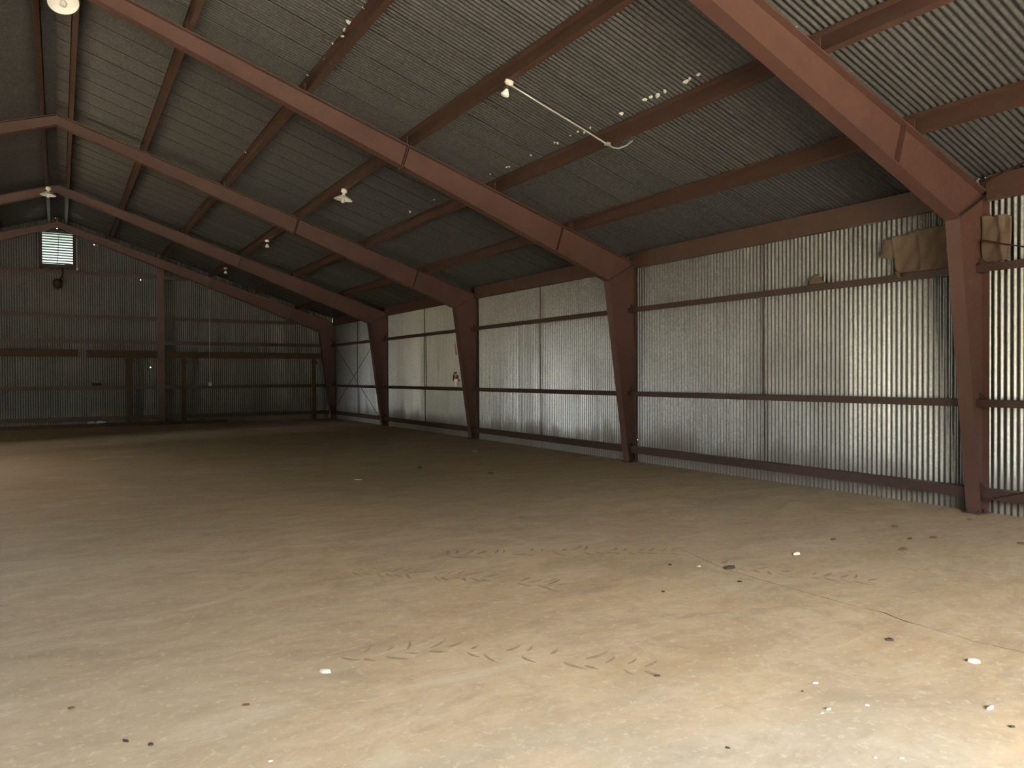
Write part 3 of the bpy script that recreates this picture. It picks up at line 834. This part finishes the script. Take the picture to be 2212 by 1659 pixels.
# ------------------------------------------------------------------ small litter on the floor
def chip(seed, sx, sy, h):
    rnd = random.Random(seed); n = 7; mb = MB()
    r0 = [(sx*rnd.uniform(.6, 1)*math.cos(6.283*k/n), sy*rnd.uniform(.6, 1)*math.sin(6.283*k/n)) for k in range(n)]
    mb.add([(a, b, 0) for a, b in r0]+[(a*.8, b*.8, h*rnd.uniform(.6, 1)) for a, b in r0]+[(0, 0, h)],
           [(k, (k+1) % n, n+(k+1) % n, n+k) for k in range(n)]+[(n+k, n+(k+1) % n, 2*n) for k in range(n)]+[tuple(range(n))[::-1]])
    return mb
LIT = [
 ('paper_scrap','w',5.58,4.38,.05,'small white scrap right of the tyre lugs beside the floor crack'),
 ('paper_scrap','w',4.54,4.54,.025,'tiny white scrap near the far end of the floor crack'),
 ('paper_scrap','w',4.31,2.22,.045,'white scrap just left of the floor crack at the right picture edge'),
 ('paper_scrap','w',3.77,1.87,.03,'white pebble-like scrap at the lower right picture edge'),
 ('paper_scrap','w',3.32,2.50,.018,'tiny white scrap, uppermost of the near right cluster'),
 ('paper_scrap','w',3.11,2.27,.018,'tiny white scrap in the middle of the near right cluster'),
 ('paper_scrap','w',3.05,2.26,.012,'tiniest white speck in the near right cluster'),
 ('paper_scrap','w',3.31,2.20,.014,'tiny white speck, rightmost of the near right cluster'),
 ('paper_scrap','w',2.88,1.88,.012,'white speck at the bottom picture edge, left of a twin'),
 ('paper_scrap','w',2.97,1.82,.014,'white speck at the bottom picture edge, right of a twin'),
 ('paper_scrap','w',1.20,3.99,.04,'white scrap alone on the left part of the near floor'),
 ('paper_scrap','w',0.72,3.18,.014,'white speck at the bottom picture edge, far left'),
 ('paper_scrap','w',3.95,11.2,.09,'pale flat scrap on the dim floor in mid distance'),
 ('paper_scrap','w',7.54,14.04,.09,'pale scrap on the dim floor before the third column'),
 ('dark_chip','k',4.38,4.71,.018,'small black chip left of the floor crack, beside a white scrap'),
 ('dark_chip','k',4.71,4.35,.055,'largest dark chip, lying on the far end of the crack'),
 ('dark_chip','k',4.47,4.04,.022,'small dark chip just left of the crack, below the largest chip'),
 ('dark_chip','k',3.79,4.15,.018,'small black chip alone in the middle of the bright floor'),
 ('dark_chip','k',2.69,3.00,.02,'small black chip on the pale near floor'),
 ('dark_chip','b',6.38,4.59,.04,'brown chip in the floor before the nearest bay, leftmost of its scatter'),
 ('dark_chip','b',7.46,4.64,.05,'brown chip in the scatter before the nearest column, farthest one'),
 ('dark_chip','b',7.04,4.22,.035,'brown chip in the middle of the scatter before the nearest column'),
 ('dark_chip','b',7.27,4.12,.045,'brown chip right of the middle in the scatter before the nearest column'),
 ('dark_chip','b',6.56,3.99,.055,'brown crumbled chip, nearest of the scatter before the nearest column'),
 ('dark_chip','b',8.53,4.43,.05,'brown chip at the foot of the nearest column'),
 ('dark_chip','b',7.70,3.54,.05,'brown chip at the right picture edge before the wall'),
 ('dark_chip','k',4.24,2.67,.03,'dark chip left of the widest part of the crack'),
 ('dark_chip','k',3.18,2.47,.01,'black speck beside the near right white cluster'),
 ('dark_chip','k',2.42,2.26,.012,'black speck on the palest floor at the bottom'),
 ('dark_chip','k',3.66,1.72,.016,'dark speck near the lower right picture corner'),
 ('dark_chip','k',0.22,3.69,.02,'dark smudge of grit at the lower left, left of a twin'),
 ('dark_chip','k',0.31,3.60,.02,'dark smudge of grit at the lower left, right of a twin'),
 ('dark_chip','b',0.02,4.20,.02,'brown chip at the left picture edge'),
 ('dark_chip','b',0.75,3.79,.025,'thin brown splinter on the left part of the near floor'),
 ('dark_chip','k',5.36,12.03,.05,'dark chip on the dim floor in mid distance'),
 ('dark_chip','b',6.02,10.7,.06,'brown flat chip on the dim floor before the second column'),
]
for i, (nm, k, x, y, r, lab) in enumerate(LIT):
    mat = {'w': M_SCRAP, 'k': M_BLACK, 'b': M_CHIP}[k]
    o = chip(100+i, r, r*(.55 if i % 3 else .35), r*(.12 if r > .08 else .5 if k != 'b' else .35)).build(nm, mat, loc=(x, y, 0.0005))
    o.rotation_euler = (0, 0, YAW*-1+random.uniform(-.5, .5))
    tag(o, lab, 'scrap' if k == 'w' else 'chip', 'white scraps on the floor' if k == 'w' else 'dark chips on the floor')
